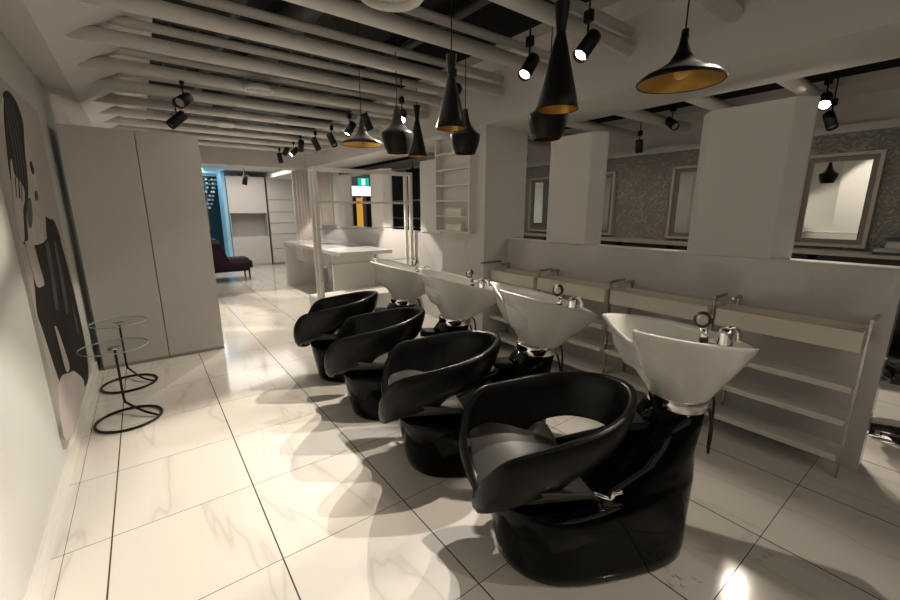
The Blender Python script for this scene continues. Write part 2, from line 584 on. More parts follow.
flat('printed_fold', [(4.13, 0.79), (4.16, 0.77), (4.16, 0.57), (4.12, 0.58)], 'p_mid', 4)
flat('printed_fringe', [(3.34, 0.81), (3.4, 0.78), (3.49, 0.61), (3.52, 0.49), (3.43, 0.48), (3.38, 0.53), (3.36, 0.67)], 'p_lite', 4)
flat('printed_cloth', [(3.06, 0.50), (3.24, 0.52), (3.47, 0.46), (3.7, 0.39), (3.92, 0.20), (3.0, 0.2)], 'p_lite', 2)

# ------------------------------------------------------------------ glass side tables
for (rx, ry, tx, ty, lab) in [(-.26, 3.57, -.285, 3.76, 'round glass side table on black ring base, nearer the camera'),
                              (-.27, 4.35, -.285, 4.60, 'round glass side table on black ring base, nearer the cabinets')]:
    t = thing('side_table', lab, 'side table', (rx, ry, 0), group='glass side tables')
    link('base_ring', tube(bmesh.new(), [(.195 * math.cos(a), .195 * math.sin(a), .010) for a in [2 * PI * i / 48 for i in range(48)]], .0095, closed=True), 'black', t, True)
    dx, dy = tx - rx, ty - ry
    pts = crom([(.17, -.07, .012), (.09, .02, .03), (dx + .02, dy - .02, .06), (dx, dy, .10), (dx, dy, .3), (dx, dy, .500)], 5)
    link('stem', tube(bmesh.new(), pts, .0085), 'black', t, True)
    link('mount_disc', cyl(bmesh.new(), (dx, dy, .5), (dx, dy, .510), .042), 'steel', t)
    g = link('glass_top', cyl(bmesh.new(), (dx, dy, .510), (dx, dy, .520), .205, seg=64), 'glass', t)
    link('glass_edge', lathe(bmesh.new(), [(.2045, .511), (.2062, .511), (.2062, .519), (.2045, .519)], (dx, dy, 0), 64, True), 'glassedge', t, True)

# ------------------------------------------------------------------ shampoo chair
TH = math.radians(150)


def ell_sec(uf, rf, ub, rb, z, n=40):
    """hull-like section of a front circle and a back circle"""
    pts = []
    for i in range(n):
        a = 2 * PI * i / n
        d = Vector((math.cos(a), math.sin(a)))
        # support of the two circles, smooth-max
        s1 = uf * d.x + rf
        s2 = ub * d.x + rb
        k = 14
        m = math.log(math.exp(k * s1) + math.exp(k * s2)) / k
        w1 = math.exp(k * (s1 - m))
        p = Vector((uf, 0)) * w1 + Vector((ub, 0)) * (1 - w1) + d * (rf * w1 + rb * (1 - w1))
        pts.append((p.x, p.y, z))
    return pts


def make_unit():
    t = thing('shampoo_chair', 'x', 'shampoo chair', (1.83, .70, 0), TH, 'row of black shampoo chairs')
    # pedestal and base body
    keys = [(0, .575, .25, .19, .215), (.012, .575, .262, .19, .222), (.06, .578, .268, .18, .218), (.15, .58, .282, .165, .206), (.25, .583, .296, .145, .193),
            (.32, .585, .303, .13, .183), (.345, .582, .298, .125, .18), (.36, .56, .27, .12, .175), (.375, .48, .24, .11, .168), (.42, .37, .22, .10, .163), (.47, .24, .185, .09, .155),
            (.53, .15, .160, .075, .145), (.59, .09, .138, .06, .135), (.672, .047, .117, .035, .117)]
    link('base', loft(bmesh.new(), [ell_sec(a, b, c, d, z) for z, a, b, c, d in keys]), 'blackgloss', t, True)
    # wrap-around shell with arms
    half = [(.925, 0, .335, .285), (.945, .09, .362, .295), (.965, .17, .435, .325), (.95, .235, .53, .365), (.902, .278, .615, .40), (.845, .295, .652, .42),
            (.79, .295, .664, .43), (.74, .293, .674, .437), (.68, .291, .685, .446), (.62, .287, .697, .485), (.53, .272, .714, .515), (.42, .225, .737, .54),
            (.335, .145, .755, .555), (.288, .065, .766, .563), (.275, 0, .768, .565)]
    full = [(u, v, a, b) for u, v, a, b in half] + [(u, -v, a, b) for u, v, a, b in half[-2:0:-1]]
    n = len(full)
    st = []
    for i in range(n):
        P = [full[(i + j) % n] for j in (-1, 0, 1, 2)]
        for k in range(4):
            s = k / 4
            st.append(tuple(.5 * (2 * b + (c - a) * s + (2 * a - 5 * b + 4 * c - d) * s * s + (-a + 3 * b - 3 * c + d) * s ** 3) for a, b, c, d in zip(*P)))
    rings = []
    for u, v, zt, zb in st:
        cu, cv = .56, 0
        d = Vector((u - cu, v - cv))
        L = d.length
        d.normalize()
        h = zt - zb
        # horizontal inset grows with distance below a level arm rim
        def at(f, off):
            drop = (zt - (zb + f * h))
            ins = .30 * drop * (1 - .55 * max(0, d.x) ** 2) + .06 * math.sin(f * PI) * -.25
            q = Vector((cu, cv)) + d * (L - ins + off)
            return (q.x, q.y, zb + f * h)
        th = .016
        rings.append([at(0.0, -th), at(0.0, .0), at(.06, th * .8), at(.35, th), at(.7, th), at(.93, th), at(1.0, th * .45), at(1.0, -th * .6),
                      at(.94, -th * 1.3), at(.7, -th), at(.35, -th), at(.06, -th * 1.1)])
    rings.append(rings[0])
    bm = bmesh.new()
    R = [[bm.verts.new(p) for p in r] for r in rings[:-1]]
    m = len(R)
    for i in range(m):
        A, B = R[i], R[(i + 1) % m]
        for k in range(12):
            bm.faces.new((A[k], A[(k + 1) % 12], B[(k + 1) % 12], B[k]))
    link('shell', bm, 'vinyl', t, True)
    # seat pan / cushion: follows the V of the front lip
    bm = bmesh.new()
    nu, nv = 22, 24
    us = [.51 + (.942 - .51) * i / nu for i in range(nu + 1)]

    def halfw(u):
        z0 = .45
        w_ = .272 - max(0, u - .88) * .45
        return w_

    def zz(u, v):
        f = (u - .5) / .43
        bk_ = max(0, (.545 - u) / .035)
        r = abs(v) / halfw(u)
        val = .432 - .015 * f - .085 * max(0, f - .45) * 2 * max(0, f - .45) * 1.6 + (.02 + .11 * f * f) * r ** 2.0
        return val - .03 * bk_ ** 2
    top = [[bm.verts.new((u, v * halfw(u), zz(u, v * halfw(u)))) for v in [-1 + 2 * j / nv for j in range(nv + 1)]] for u in us]
    bot = [[bm.verts.new((min(u, .925), v * halfw(u) * (.86 if u < .8 else .86 - (u - .8) * 4.2), (.40 if u < .80 else .40 - (u - .80) * .75))) for v in [-1 + 2 * j / nv for j in range(nv + 1)]] for i, u in enumerate(us)]
    for G in (top, bot):
        for i in range(nu):
            for j in range(nv):
                bm.faces.new((G[i][j], G[i + 1][j], G[i + 1][j + 1], G[i][j + 1]))
    for i in range(nu):
        for j in (0, nv):
            bm.faces.new((top[i][j], top[i + 1][j], bot[i + 1][j], bot[i][j]))
    for j in range(nv):
        for i in (0, nu):
            bm.faces.new((top[i][j], top[i][j + 1], bot[i][j + 1], bot[i][j]))
    link('seat', bm, 'cushion', t, True)
    link('seat_support', loft(bmesh.new(), [ell_sec(.58, .17, .50, .18, z) for z in (.35, .388)]), 'blackgloss', t, True)
    # reclining bracket holding the back of the shell to the pedestal, and its chrome lever
    br = link('back_bracket', boxes((.09, .30, -.06, .06, .575, .61), bev=.006), 'black', t)
    link('lever', tube(bmesh.new(), crom([(.50, .20, .40), (.46, .25, .41), (.45, .262, .44), (.42, .265, .45)], 4), .009), 'chrome', br, True)
    # chrome collar
    link('collar', lathe(bmesh.new(), [(.0, .662), (.117, .662), (.123, .668), (.123, .716), (.119, .722), (0, .722)], (.035, 0, 0), seg=48), 'chrome', t, True)
    # basin: loft of closed plan curves
    # plan outline at the rim as (angle-like list) from back tip round the +v side to the neck notch
    rim = [(-.318, 0), (-.30, .03), (-.25, .085), (-.17, .145), (-.07, .19), (.04, .212), (.14, .212), (.23, .195), (.30, .17), (.343, .142), (.350, .115), (.328, .085), (.298, .04), (.288, 0)]
    rimc = crom(rim, 4)
    outl = rimc + [(u, -v) for u, v in rimc[-2:0:-1]]

    def rz_(u, v):
        z = .893 + .147 * max(0, (u + .318) / .66) ** .62
        # the neck notch drops the middle of the front edge
        if u > .18:
            z -= .075 * max(0, 1 - (abs(v) / .115) ** 2) * min(1, (u - .18) / .08)
        return z
    nb = len(outl)
    cb = .035
    bot = []
    for u, v in outl:
        a = math.atan2(v, u - cb)
        bot.append((cb + .124 * math.cos(a), .124 * math.sin(a), .720))

    def mix(a, b, f, e=1.0):
        return tuple(x + (y - x) * f for x, y in zip(a, b))
    topr = [(u, v, rz_(u, v)) for u, v in outl]
    rings = []
    for f in [0, .03, .1, .2, .3, .4, .5, .6, .7, .8, .88, .95, 1.0]:
        r = []
        for a, b in zip(bot, topr):
            p = mix(a, b, f)
            g = f + .45 * f * (1 - f) * (.5 + .5 * math.cos(PI * min(1, max(0, (b[0] + .08) / .40))))
            r.append((a[0] + (b[0] - a[0]) * g, a[1] + (b[1] - a[1]) * (f + .35 * f * (1 - f)), a[2] + (b[2] - a[2]) * f))
        rings.append(r)
    c0 = (.03, 0)

    def shrink(s, dz, floor_=None):
        r = []
        for u, v, z in topr:
            q = (c0[0] + (u - c0[0]) * s, v * s, z + dz)
            r.append(q)
        return r
    rings.append(shrink(.985, .006))
    rings.append(shrink(.955, .005))
    rings.append(shrink(.925, -.006))
    inner = shrink(.90, -.03)
    rings.append(inner)
    for s, zf in ((.82, .45), (.68, .8), (.48, .96), (.25, 1.0), (.08, 1.0)):
        rings.append([(c0[0] + (u - c0[0]) * s, v * s, (z - .03) * (1 - zf) + .785 * zf) for u, v, z in topr])
    bm = loft(bmesh.new(), rings)
    bs = link('basin', bm, 'ceramic', t, True)
    link('drain', lathe(bmesh.new(), [(0, .0), (.026, .0), (.03, .004), (.022, .008), (0, .008)], (.03, 0, .785), 24), 'chrome', bs, True)
    # mixer tap on the rear deck
    link('tap_deck', lathe(bmesh.new(), [(0, .0), (.05, .0), (.058, .01), (.055, .025), (0, .028)], (-.105, .01, .915), 32), 'ceramic', bs, True)
    f = link('faucet', lathe(bmesh.new(), [(0, 0), (.034, 0), (.031, .006), (.028, .03), (.029, .055), (.024, .075), (0, .082)], (-.125, .035, .935), 28), 'chrome', bs, True)
    link('tap_lever', tube(bmesh.new(), crom([(-.12, .035, 1.005), (-.15, .04, 1.013), (-.172, .044, .993), (-.176, .046, .955)], 4), .013), 'chrome', f, True)
    # hand shower in its holder
    hs = link('hand_shower', cyl(bmesh.new(), (-.065, -.01, .925), (-.058, -.01, 1.005), .016, .014, 20), 'chrome', bs, True)
    link('shower_grip', cyl(bmesh.new(), (-.065, -.01, .938), (-.062, -.01, .965), .0175, .017, 20), 'rubber', hs, True)
    c = Vector((-.045, -.005, 1.043))
    nrm = Vector((.80, .60, .10)).normalized()
    link('shower_head', cyl(bmesh.new(), c - nrm * .022, c + nrm * .012, .024, .036, 32), 'chrome', hs, True)
    link('shower_ring', cyl(bmesh.new(), c + nrm * .010, c + nrm * .018, .036, .034, 32), 'rubber', hs, True)
    link('shower_face', cyl(bmesh.new(), c + nrm * .016, c + nrm * .020, .023, .022, 32), 'greyrub', hs, True)
    # drooping hose behind the pedestal
    link('hose', tube(bmesh.new(), crom([(-.07, .05, .72), (-.108, .045, .69), (-.122, .035, .60), (-.126, .03, .48), (-.118, .045, .43), (-.100, .065, .47), (-.100, .065, .56), (-.075, .065, .66)], 6), .006), 'rubber', t, True)
    return t


unit = make_unit()
LBL = ['black shampoo chair with white basin nearest the camera',
       'black shampoo chair with white basin, second from the camera',
       'black shampoo chair with white basin, third from the camera',
       'black shampoo chair with white basin farthest from the camera, beside the glass shelves']
unit['label'] = LBL[0]
PV = Vector((.035, 0, .715))
for i, (x, y, rz, tilt) in enumerate([(1.852, 1.535, TH, 5), (1.842, 2.335, TH - .02, 4), (1.868, 3.15, TH - .02, 4)], 1):
    c = dup(unit, (x, y, 0), rz, LBL[i])
    for ch in COL.objects:
        if ch.parent == c and ch.name.startswith('basin'):
            # basins tip on their collars
            m = Matrix.Translation(PV + Vector((-.018, 0, 0))) @ Matrix.Rotation(math.radians(tilt * -1), 4, 'Y') @ Matrix.Translation(-PV)
            ch.matrix_local = m

# ------------------------------------------------------------------ white tray racks along the half wall
rk = [(.30, 1.0), (1.04, 1.76), (1.80, 2.52), (2.56, 3.18)]
names = ['white four-tier tray rack at the right end of the half wall', 'white tray rack second from the right along the half wall',
         'white tray rack third from the right along the half wall', 'white tray rack beside the column']
for (y0, y1), lab in zip(rk, names):
    t = thing('tray_rack', lab, 'tray rack', (3.0, y0, 0), group='white tray racks on the half wall')
    W = y1 - y0
    for yy, px in ((0, 0), (W - .045, .166)):
        link('post', boxes((px - .014, px + .014, yy - .005, yy + .005, 0, .925)), 'steel', t)
        link('rail', boxes((-.014 + px * .4, .188, yy - .007, yy + .007, .922, .940)), 'steel', t)
    # top tray: open box
    bm = bmesh.new()
    a, b_, c_, d_ = -.07, .15, .012, W
    outer = [(a, c_), (b_, c_), (b_, d_), (a, d_)]
    inn = [(a + .012, c_ + .012), (b_ - .012, c_ + .012), (b_ - .012, d_ - .012), (a + .012, d_ - .012)]
    loft(bm, [[(x, y, .765) for x, y in outer], [(x, y, .875) for x, y in outer], [(x, y, .875) for x, y in inn], [(x, y, .78) for x, y in inn]])
    link('top_tray', bm, 'tray', t)
    for z in (.535, .34, .125):
        link('shelf', boxes((-.07, .15, .012, W, z, z + .014), (-.07, -.058, .012, W, z + .014, z + .034)), 'white', t)

# ------------------------------------------------------------------ boards standing on the half wall
bl = ['white upright board on the half wall, nearest the camera', 'white upright board on the half wall beside the column',
      'white upright board on the half wall just behind the column', 'white upright board on the half wall left of the dark shopfront',
      'white upright board on the half wall beside the curtain']
for (y0, y1), lab in zip([(.75, 1.37), (2.12, 2.72), (4.36, 5.0), (5.95, 6.55), (7.52, 8.02)], bl):
    bm = bmesh.new()
    prism(bm, [(3.17, y0 + .08), (3.17, y1 - .08), (3.27, y1), (3.30, y1), (3.30, y0), (3.27, y0)], 1.198, 2.155)
    bmesh.ops.bevel(bm, geom=list(bm.edges), offset=.003, segments=2, affect='EDGES')
    tag(link('divider_board', bm, 'wall'), lab, 'divider board', 'white boards standing on the half wall')

# ------------------------------------------------------------------ wall shelf on the column
t = thing('wall_shelf', 'white shelf unit with six open compartments on the column side', 'shelf', (2.85, 3.33, 0))
link('frame', boxes((-.10, 0, 0, .018, 1.26, 2.28), (-.10, 0, .60, .618, 1.26, 2.28), (-.012, 0, .018, .60, 1.26, 2.28)), 'white', t)
for q in range(7):
    z = 1.26 + q * .167
    link('shelf', boxes((-.10, -.012, .018, .60, z, z + .015)), 'white', t)
for q, (z, lab) in enumerate([(1.2755, 'small white box on the lowest shelf of the column unit'), (1.4425, 'small white box on the second lowest shelf of the column unit')]):
    tag(link('storage_box', boxes((2.775, 2.83, 3.50, 3.78, z, z + .075), bev=.003), 'tray'), lab, 'box')
tag(link('wall_bar', boxes((2.80, 3.10, 3.185, 3.2, .945, .965)), 'steel'), 'short steel bar fixed to the column above the tray rack', 'bar')

# ------------------------------------------------------------------ glass display shelving
t = thing('display_shelving', 'white framed display stand with glass shelves beside the farthest shampoo chair', 'display stand', (1.765, 5.12, 0))
X1 = 1.37
for (x, y) in ((0, 0), (.0, .14), (X1, 0), (X1, .14)):
    link('post', boxes((x - .022, x + .022, y - .022, y + .022, 0, 2.02), bev=.003), 'white', t)
link('top_frame', boxes((0.02, X1 - .02, -.02, .02, 1.98, 2.02), (0.02, X1 - .02, .12, .16, 1.98, 2.02), (-.02, .02, .02, .12, 1.98, 2.02), (X1 - .02, X1 + .02, .02, .12, 1.98, 2.02)), 'white', t)
link('cross_rail', boxes((.02, X1 - .02, -.016, .016, 1.585, 1.615)), 'white', t)
for z in (1.26, .81):
    g = link('glass_shelf', boxes((-.01, X1 + .02, -.06, .16, z, z + .010)), 'glass', t)
    link('glass_edge', boxes((-.01, X1 + .02, -.062, -.0605, z, z + .010)), 'glassedge', g)
link('plinth', boxes((-.05, X1, -.10, .42, 0, .36), bev=.004), 'white', t)
link('bracket', tube(bmesh.new(), [(0, -.03, .60), (0, -.05, .70), (0, -.05, .80)], .006), 'steel', t)

# ------------------------------------------------------------------ white desk
t = thing('reception_desk', 'long white desk with hanging drawer boxes beyond the display stand', 'desk', (2.2, 5.8, 0))
link('desktop', boxes((0, .85, -.25, 2.65, .85, .905), bev=.004), 'gloss_white', t)
link('end_panel', boxes((0, .85, 2.60, 2.65, 0, .85)), 'white', t)
link('end_panel', boxes((.1, .80, .30, .36, 0, .85)), 'white', t)
for y in (1.75, .75):
    d = link('drawer_box', boxes((.12, .80, y, y + .5, .56, .85), bev=.003), 'white', t)
    link('drawer_front', boxes((.105, .12, y + .01, y + .49, .57, .84)), 'gloss_white', d)

# ------------------------------------------------------------------ far room furniture
t = thing('wall_cabinet_unit', 'grey cabinet with open niche on the back wall beyond the desk', 'cabinet', (1.85, 12.0, 0))
link('upper_door', boxes((0, .92, 0, .58, 1.42, 2.36), bev=.003), 'cab', t)
link('niche', boxes((0, .92, .35, .58, .80, 1.42), (0, .02, 0, .35, .80, 1.42), (.90, .92, 0, .35, .80, 1.42)), 'niche', t)
link('lower_door', boxes((0, .92, 0, .58, .06, .80), bev=.003), 'cab', t)
link('plinth', boxes((.0, .92, .03, .58, 0, .06)), 'white', t)
t = thing('drawer_cabinet', 'tall pale cabinet with thin horizontal seams on the back wall', 'cabinet', (2.82, 12.0, 0))
link('body', boxes((0, .9, .03, .58, 0, 2.36)), 'niche', t)
zs = [.05, .45, .85, 1.15, 1.45, 1.78, 2.36]
for a, b in zip(zs[:-1], zs[1:]):
    link('drawer', boxes((.005, .895, 0, .028, a + .008, b - .008)), 'cab', t)
# purple chair
t = thing('lounge_chair', 'dark purple upholstered chair with black legs in the far room', 'chair', (1.42, 9.95, 0), 0)
link('seat', boxes((-.45, .42, -.28, .40, .20, .47), bev=.06), 'purple', t, True)
link('backrest', loft(bmesh.new(), [[(-.42, -.28, .40), (-.02, -.28, .40), (-.02, .36, .40), (-.42, .36, .40)], [(-.44, -.28, .60), (-.10, -.28, .60), (-.10, .36, .60), (-.44, .36, .60)], [(-.46, -.26, .82), (-.17, -.26, .82), (-.17, .34, .82), (-.46, .34, .82)], [(-.46, -.18, .90), (-.22, -.18, .90), (-.22, .26, .90), (-.46, .26, .90)]]), 'purple', t)
for x, y in ((-.38, -.22), (.34, -.22), (-.38, .32), (.34, .32)):
    link('leg', cyl(bmesh.new(), (x, y, 0), (x, y, .28), .014, .022, 12), 'black', t, True)
# chandelier with crystal strings
t = thing('chandelier', 'tapering crystal chandelier hanging in front of the teal wall', 'chandelier', (1.50, 13.0, 2.44))
link('ceiling_plate', boxes((-.28, .28, -.28, .28, -.06, 0)), 'steel', t)
for q in range(8):
    r = .27 * (1 - q / 9)
    nn = max(3, int(12 * (1 - q / 9)))
    rod = link('crystal_tier', cyl(bmesh.new(), (0, 0, -.06 - q * .105), (0, 0, -.17 - q * .105), .006, seg=6), 'crystal', t)
    for j in range(nn):
        a = 2 * PI * j / nn + q
        bm = bmesh.new()
        bmesh.ops.create_icosphere(bm, subdivisions=1, radius=.036, matrix=Matrix.Translation((r * math.cos(a), r * math.sin(a), -.14 - q * .105)))
        link('crystal', bm, 'crystal', rod)
t = thing('framed_notice', 'thin white framed sheet on the teal wall behind the chandelier', 'picture frame', (1.35, 14.38, 1.2))
link('frame', boxes((-.34, .30, 0, .02, -.3, -.27), (-.34, .30, 0, .02, .55, .58), (-.34, -.31, 0, .02, -.27, .55), (.27, .30, 0, .02, -.27, .55)), 'niche', t)
link('sheet', boxes((-.31, .27, .008, .02, -.27, .55)), 'teal', t)
lamp('teal_room_light', 'POINT', (1.3, 12.2, 2.3), 5, (.6, .85, 1), size=.08)
# column and curtains at the far end


def curtain(p0, p1, z0, z1, lab, n):
    bm = bmesh.new()
    N_ = n * 10
    p0, p1 = Vector(p0), Vector(p1)
    d = p1 - p0
    nn = Vector((-d.y, d.x)).normalized()
    rows = []
    for z in (z0, z1):
        f = []
        for i in range(N_ + 1):
            s_ = i / N_
            q = p0 + d * s_ + nn * (.032 * math.sin(s_ * n * 2 * PI) + .010 * math.sin(s_ * n * 5.3))
            f.append(bm.verts.new((q.x, q.y, z)))
        rows.append(f)
    for i in range(N_):
        bm.faces.new((rows[0][i], rows[0][i + 1], rows[1][i + 1], rows[1][i]))
    o = link('curtain', bm, 'sheer', smooth=True)
    md = o.modifiers.new('thick', 'SOLIDIFY')
    md.thickness = .006
    return tag(o, lab, 'curtain')


curtain((2.99, 8.70), (3.14, 8.10), 1.2, 2.3, 'pale pleated curtain nearer the white boards', 6)
curtain((2.72, 9.35), (2.93, 8.78), .02, 2.32, 'narrow pale floor-length curtain at the far end, behind the desk', 6)
struct('wall_far_side', boxes((3.9, 4.0, 9.6, 12.6, 0, 2.5)), 'wall')

# ------------------------------------------------------------------ second room: mirrors, ledge, counters, chairs
ml = ['grey framed wall mirror nearest the camera, right of the nearest board', 'grey framed wall mirror left of the nearest board, half hidden by it',
      'grey framed wall mirror right of the board beside the column', 'grey framed wall mirror seen in the slot beside the column']
for (y0, y1), lab in zip([(.71, 1.27), (2.00, 2.56), (3.36, 3.92), (4.40, 4.95)], ml):
    t = thing('wall_mirror', lab, 'mirror', (5.5, y0, 0), group='grey framed wall mirrors')
    W = y1 - y0
    fr = bmesh.new()
    b = .07
    f2 = bmesh.new()
    for (a0, a1, c0, c1) in ((0, W, 1.15, 1.15 + b), (0, W, 2.03 - b, 2.03), (0, b, 1.15 + b, 2.03 - b), (W - b, W, 1.15 + b, 2.03 - b)):
        box(f2, -.035, 0, a0, a1, c0, c1)
    for (a0, a1, c0, c1) in ((-.005, W + .005, 1.145, 1.175), (-.005, W + .005, 2.005, 2.035), (-.005, .025, 1.175, 2.005), (W - .025, W + .005, 1.175, 2.005)):
        box(fr, -.06, -.0, a0, a1, c0, c1)
    link('mirror_frame', fr, 'frame', t)
    link('inner_frame', f2, 'frame_in', t)
    link('mirror_glass', boxes((-.018, -.003, b, W - b, 1.15 + b, 2.03 - b)), 'mirror', t)
tag(link('wall_ledge', boxes((5.12, 5.5, -1.5, 8.0, 1.085, 1.115)), 'frame'), 'long grey ledge under the framed mirrors', 'ledge')
for i, y in enumerate([-.3, .38, 1.05, 1.72, 2.39, 3.06, 3.73]):
    t = thing('drawer_unit', 'black drawer unit under the grey ledge, %s from the camera' % ORD[i], 'drawer unit', (5.15, y, 0), group='black drawer units under the ledge')
    link('body', boxes((.0, .33, 0, .6, 0, 1.08)), 'dark', t)
    for q in range(3):
        link('drawer', boxes((-.02, 0, .02, .58, .1 + q * .33, .40 + q * .33)), 'dark', t)
# magazines and a teal book on the ledge
for i, (z, m, lab, x0, h) in enumerate([(1.116, 'tealbook', 'dark teal book lying on the ledge under the magazines', 5.16, .02), (1.137, 'paper', 'pale magazine on top of the teal book', 5.2, .02),
                                        (1.185, 'tealbook', 'dark book near the top of the magazine stack', 5.2, .03)]):
    if i < 2:
        tag(link('book', boxes((x0, x0 + .25, .28, .62, z, z + h), bev=.002), m), lab, 'book')
tag(link('folded_towels', boxes((5.2, 5.44, .27, .55, 1.158, 1.24), bev=.015), 'paper'), 'folded pale towels on the ledge at the right edge', 'towels')
tag(link('towel_tray', boxes((5.19, 5.45, .26, .56, 1.241, 1.262), bev=.004), 'tealbook'), 'dark flat book lying on the folded towels', 'book')


def salon_chair(x, y, lab, rz):
    t = thing('styling_chair', lab, 'salon chair', (x, y, 0), rz, 'black styling chairs in the second room')
    link('base_disc', lathe(bmesh.new(), [(0, 0), (.26, 0), (.26, .012), (.05, .03), (0, .03)]), 'chrome', t, True)
    link('column', cyl(bmesh.new(), (0, 0, .03), (0, 0, .42), .035), 'chrome', t, True)
    link('seat', boxes((-.25, .25, -.25, .25, .42, .54), bev=.04), 'dark', t, True)
    link('backrest', boxes((-.30, -.22, -.24, .24, .52, 1.0), bev=.035), 'dark', t, True)
    for s in (-1, 1):
        link('armrest', boxes((-.22, .2, s * .27 - .03, s * .27 + .03, .68, .73), bev=.015), 'dark', t, True)
        link('arm_post', cyl(bmesh.new(), (.1, s * .27, .45), (.1, s * .27, .69), .012), 'chrome', t, True)
    f = link('footrest', tube(bmesh.new(), [(.20, -.14, .42), (.42, -.16, .22), (.50, -.16, .20), (.50, .16, .20), (.42, .16, .22), (.20, .14, .42)], .012), 'chrome', t, True)
    return t


sc = salon_chair(4.25, .95, 'black styling chair behind the half wall, nearest the camera', 0)
dup(sc, (4.25, 2.35, 0), 0, 'black styling chair behind the half wall between the two nearest boards')
dup(sc, (4.25, 3.75, 0), 0, 'black styling chair behind the column')
salon_chair(3.95, .10, 'black styling chair with chrome footrest just past the half wall end', math.radians(200))

# ------------------------------------------------------------------ beyond the second room: shopfront, exit sign
struct('window_1', boxes((5.5, 5.52, 8.2, 10.4, .0, 2.5)), 'dark')
struct('trim_6', boxes((5.46, 5.5, 8.2, 8.3, 0, 2.5), (5.46, 5.5, 9.2, 9.28, 0, 2.5), (5.46, 5.5, 10.3, 10.4, 0, 2.5), (5.46, 5.5, 8.3, 10.3, 1.28, 1.32), (5.46, 5.5, 8.3, 10.3, 1.72, 1.76)), 'frame')
t = thing('shop_display', 'brightly lit orange shop front seen under the exit sign', 'shop front', (6.03, 13.0, 0))
link('lit_fascia', boxes((-.7, .6, 0, .1, 1.98, 2.28)), 'shopwhite', t)
link('orange_panel', boxes((-.22, .02, 0, .05, .2, 1.9)), 'orange', t)
link('pillar', boxes((.02, .14, -.05, .05, 0, 1.95)), 'tray', t)
link('side_panel', boxes((.14, .6, 0, .05, 0, 1.95)), 'p_mid', t)
link('book_shelf', boxes((-.37, -.22, -.05, .05, 0, 1.9)), 'books', t)
link('back_panel', boxes((-.8, -.37, 0, .05, 0, 1.95)), 'tray', t)
t = thing('exit_sign', 'small green exit sign with white running figure, hanging from the ceiling', 'exit sign', (5.18, 11.0, 2.15), math.radians(-27))
link('sign_box', boxes((-.15, .15, -.02, .02, 0.02, .235), bev=.005), 'green', t)
fig = boxes((-.045, .045, -.026, -.021, .05, .21))
link('pictogram', fig, 'signwhite', t)
rf = bmesh.new()
cyl(rf, (0, -.030, .175), (0, -.0262, .175), .016, seg=14)
for a, b in (((.0, .16), (-.005, .115)), ((-.005, .115), (-.026, .085)), ((-.005, .115), (.022, .09)), ((.022, .09), (.018, .065)), ((.0, .15), (-.028, .135)), ((0, .15), (.026, .138))):
    cyl(rf, (a[0], -.028, a[1]), (b[0], -.028, b[1]), .006, seg=6)
link('running_figure', rf, 'green', t)
link('hanger', cyl(bmesh.new(), (0, 0, .23), (0, 0, .5), .006, seg=8), 'steel', t)


# ------------------------------------------------------------------ pendants
def pend(kind, x, y, zb, ztop, lab, s=1.0, hs=1.0):
    t = thing('pendant_lamp', lab, 'pendant lamp', (x, y, zb), group='black pendant lamps with gold insides')
    if kind == 'wide':
        o = [(.178, .0), (.181, .010), (.150, .034), (.10, .055), (.055, .085), (.03, .125), (.018, .17), (.014, .215), (.0, .216)]
        i = [(.0, .200), (.008, .19), (.014, .165), (.026, .12), (.05, .082), (.095, .049), (.147, .028), (.174, .003)]
    elif kind == 'tall':
        o = [(.095, 0), (.097, .004), (.085, .05), (.06, .145), (.034, .245), (.020, .295), (.022, .31), (.033, .40), (.034, .405), (0, .405)]
        i = [(0, .27), (.018, .265), (.030, .242), (.055, .145), (.08, .05), (.091, .002)]
    else:
        o = [(.078, 0), (.10, .045), (.114, .095), (.120, .135), (.119, .142), (.085, .165), (.055, .20), (.036, .24), (.025, .29), (.018, .33), (0, .332)]
        i = [(0, .30), (.018, .28), (.032, .235), (.05, .195), (.08, .16), (.112, .135), (.107, .095), (.093, .045), (.074, .001)]
    o = [(r * s, z * s * hs) for r, z in o]
    i = [(r * s, z * s * hs) for r, z in i]
    link('lamp_shade', lathe(bmesh.new(), o, seg=64), 'pend', t, True)
    link('gold_lining', lathe(bmesh.new(), i, seg=64), 'gold', t, True)
    H_ = o[-1][1]
    link('cord', cyl(bmesh.new(), (0, 0, H_ - .01), (0, 0, ztop - zb), .0035, seg=8), 'black', t, True)
    link('canopy', lathe(bmesh.new(), [(0, 0), (.05, 0), (.05, .02), (0, .02)], (0, 0, ztop - zb)), 'black', t, True)
    b = bmesh.new()
    lz = .035 if kind == 'wide' else .06
    lathe(b, [(0, lz - .03), (.018, lz - .022), (.027, lz), (.022, lz + .025), (.013, lz + .05), (0, lz + .052)], seg=24)
    link('bulb', b, 'bulb', t, True)
    return t


pend('wide', 1.85, .885, 2.012, 3.43, 'wide flat black pendant lamp with gold inside, nearest the camera', .92)
pend('tall', 1.65, 1.35, 1.965, 3.43, 'tall black cone pendant lamp in front of the round-bellied one, near the centre', 1.03, 1.08)
pend('fat', 2.06, 1.75, 1.925, 3.43, 'round-bellied black pendant lamp right behind the nearest tall cone')
pend('tall', 1.70, 2.25, 2.02, 3.43, 'tall black cone pendant lamp in the middle of the group', 1.02, 1.06)
pend('fat', 2.14, 2.65, 1.94, 3.43, 'round-bellied black pendant lamp right of the middle cone')
pend('fat', 1.71, 2.97, 1.945, 3.43, 'round-bellied black pendant lamp in front of the glaring spotlight', 1.06)
pend('tall', 2.36, 3.70, 2.04, 3.43, 'tall black cone pendant lamp farthest from the camera', 1.0, 1.2)
pend('wide', 1.64, 3.47, 2.06, 3.43, 'wide flat black pendant lamp farthest from the camera')


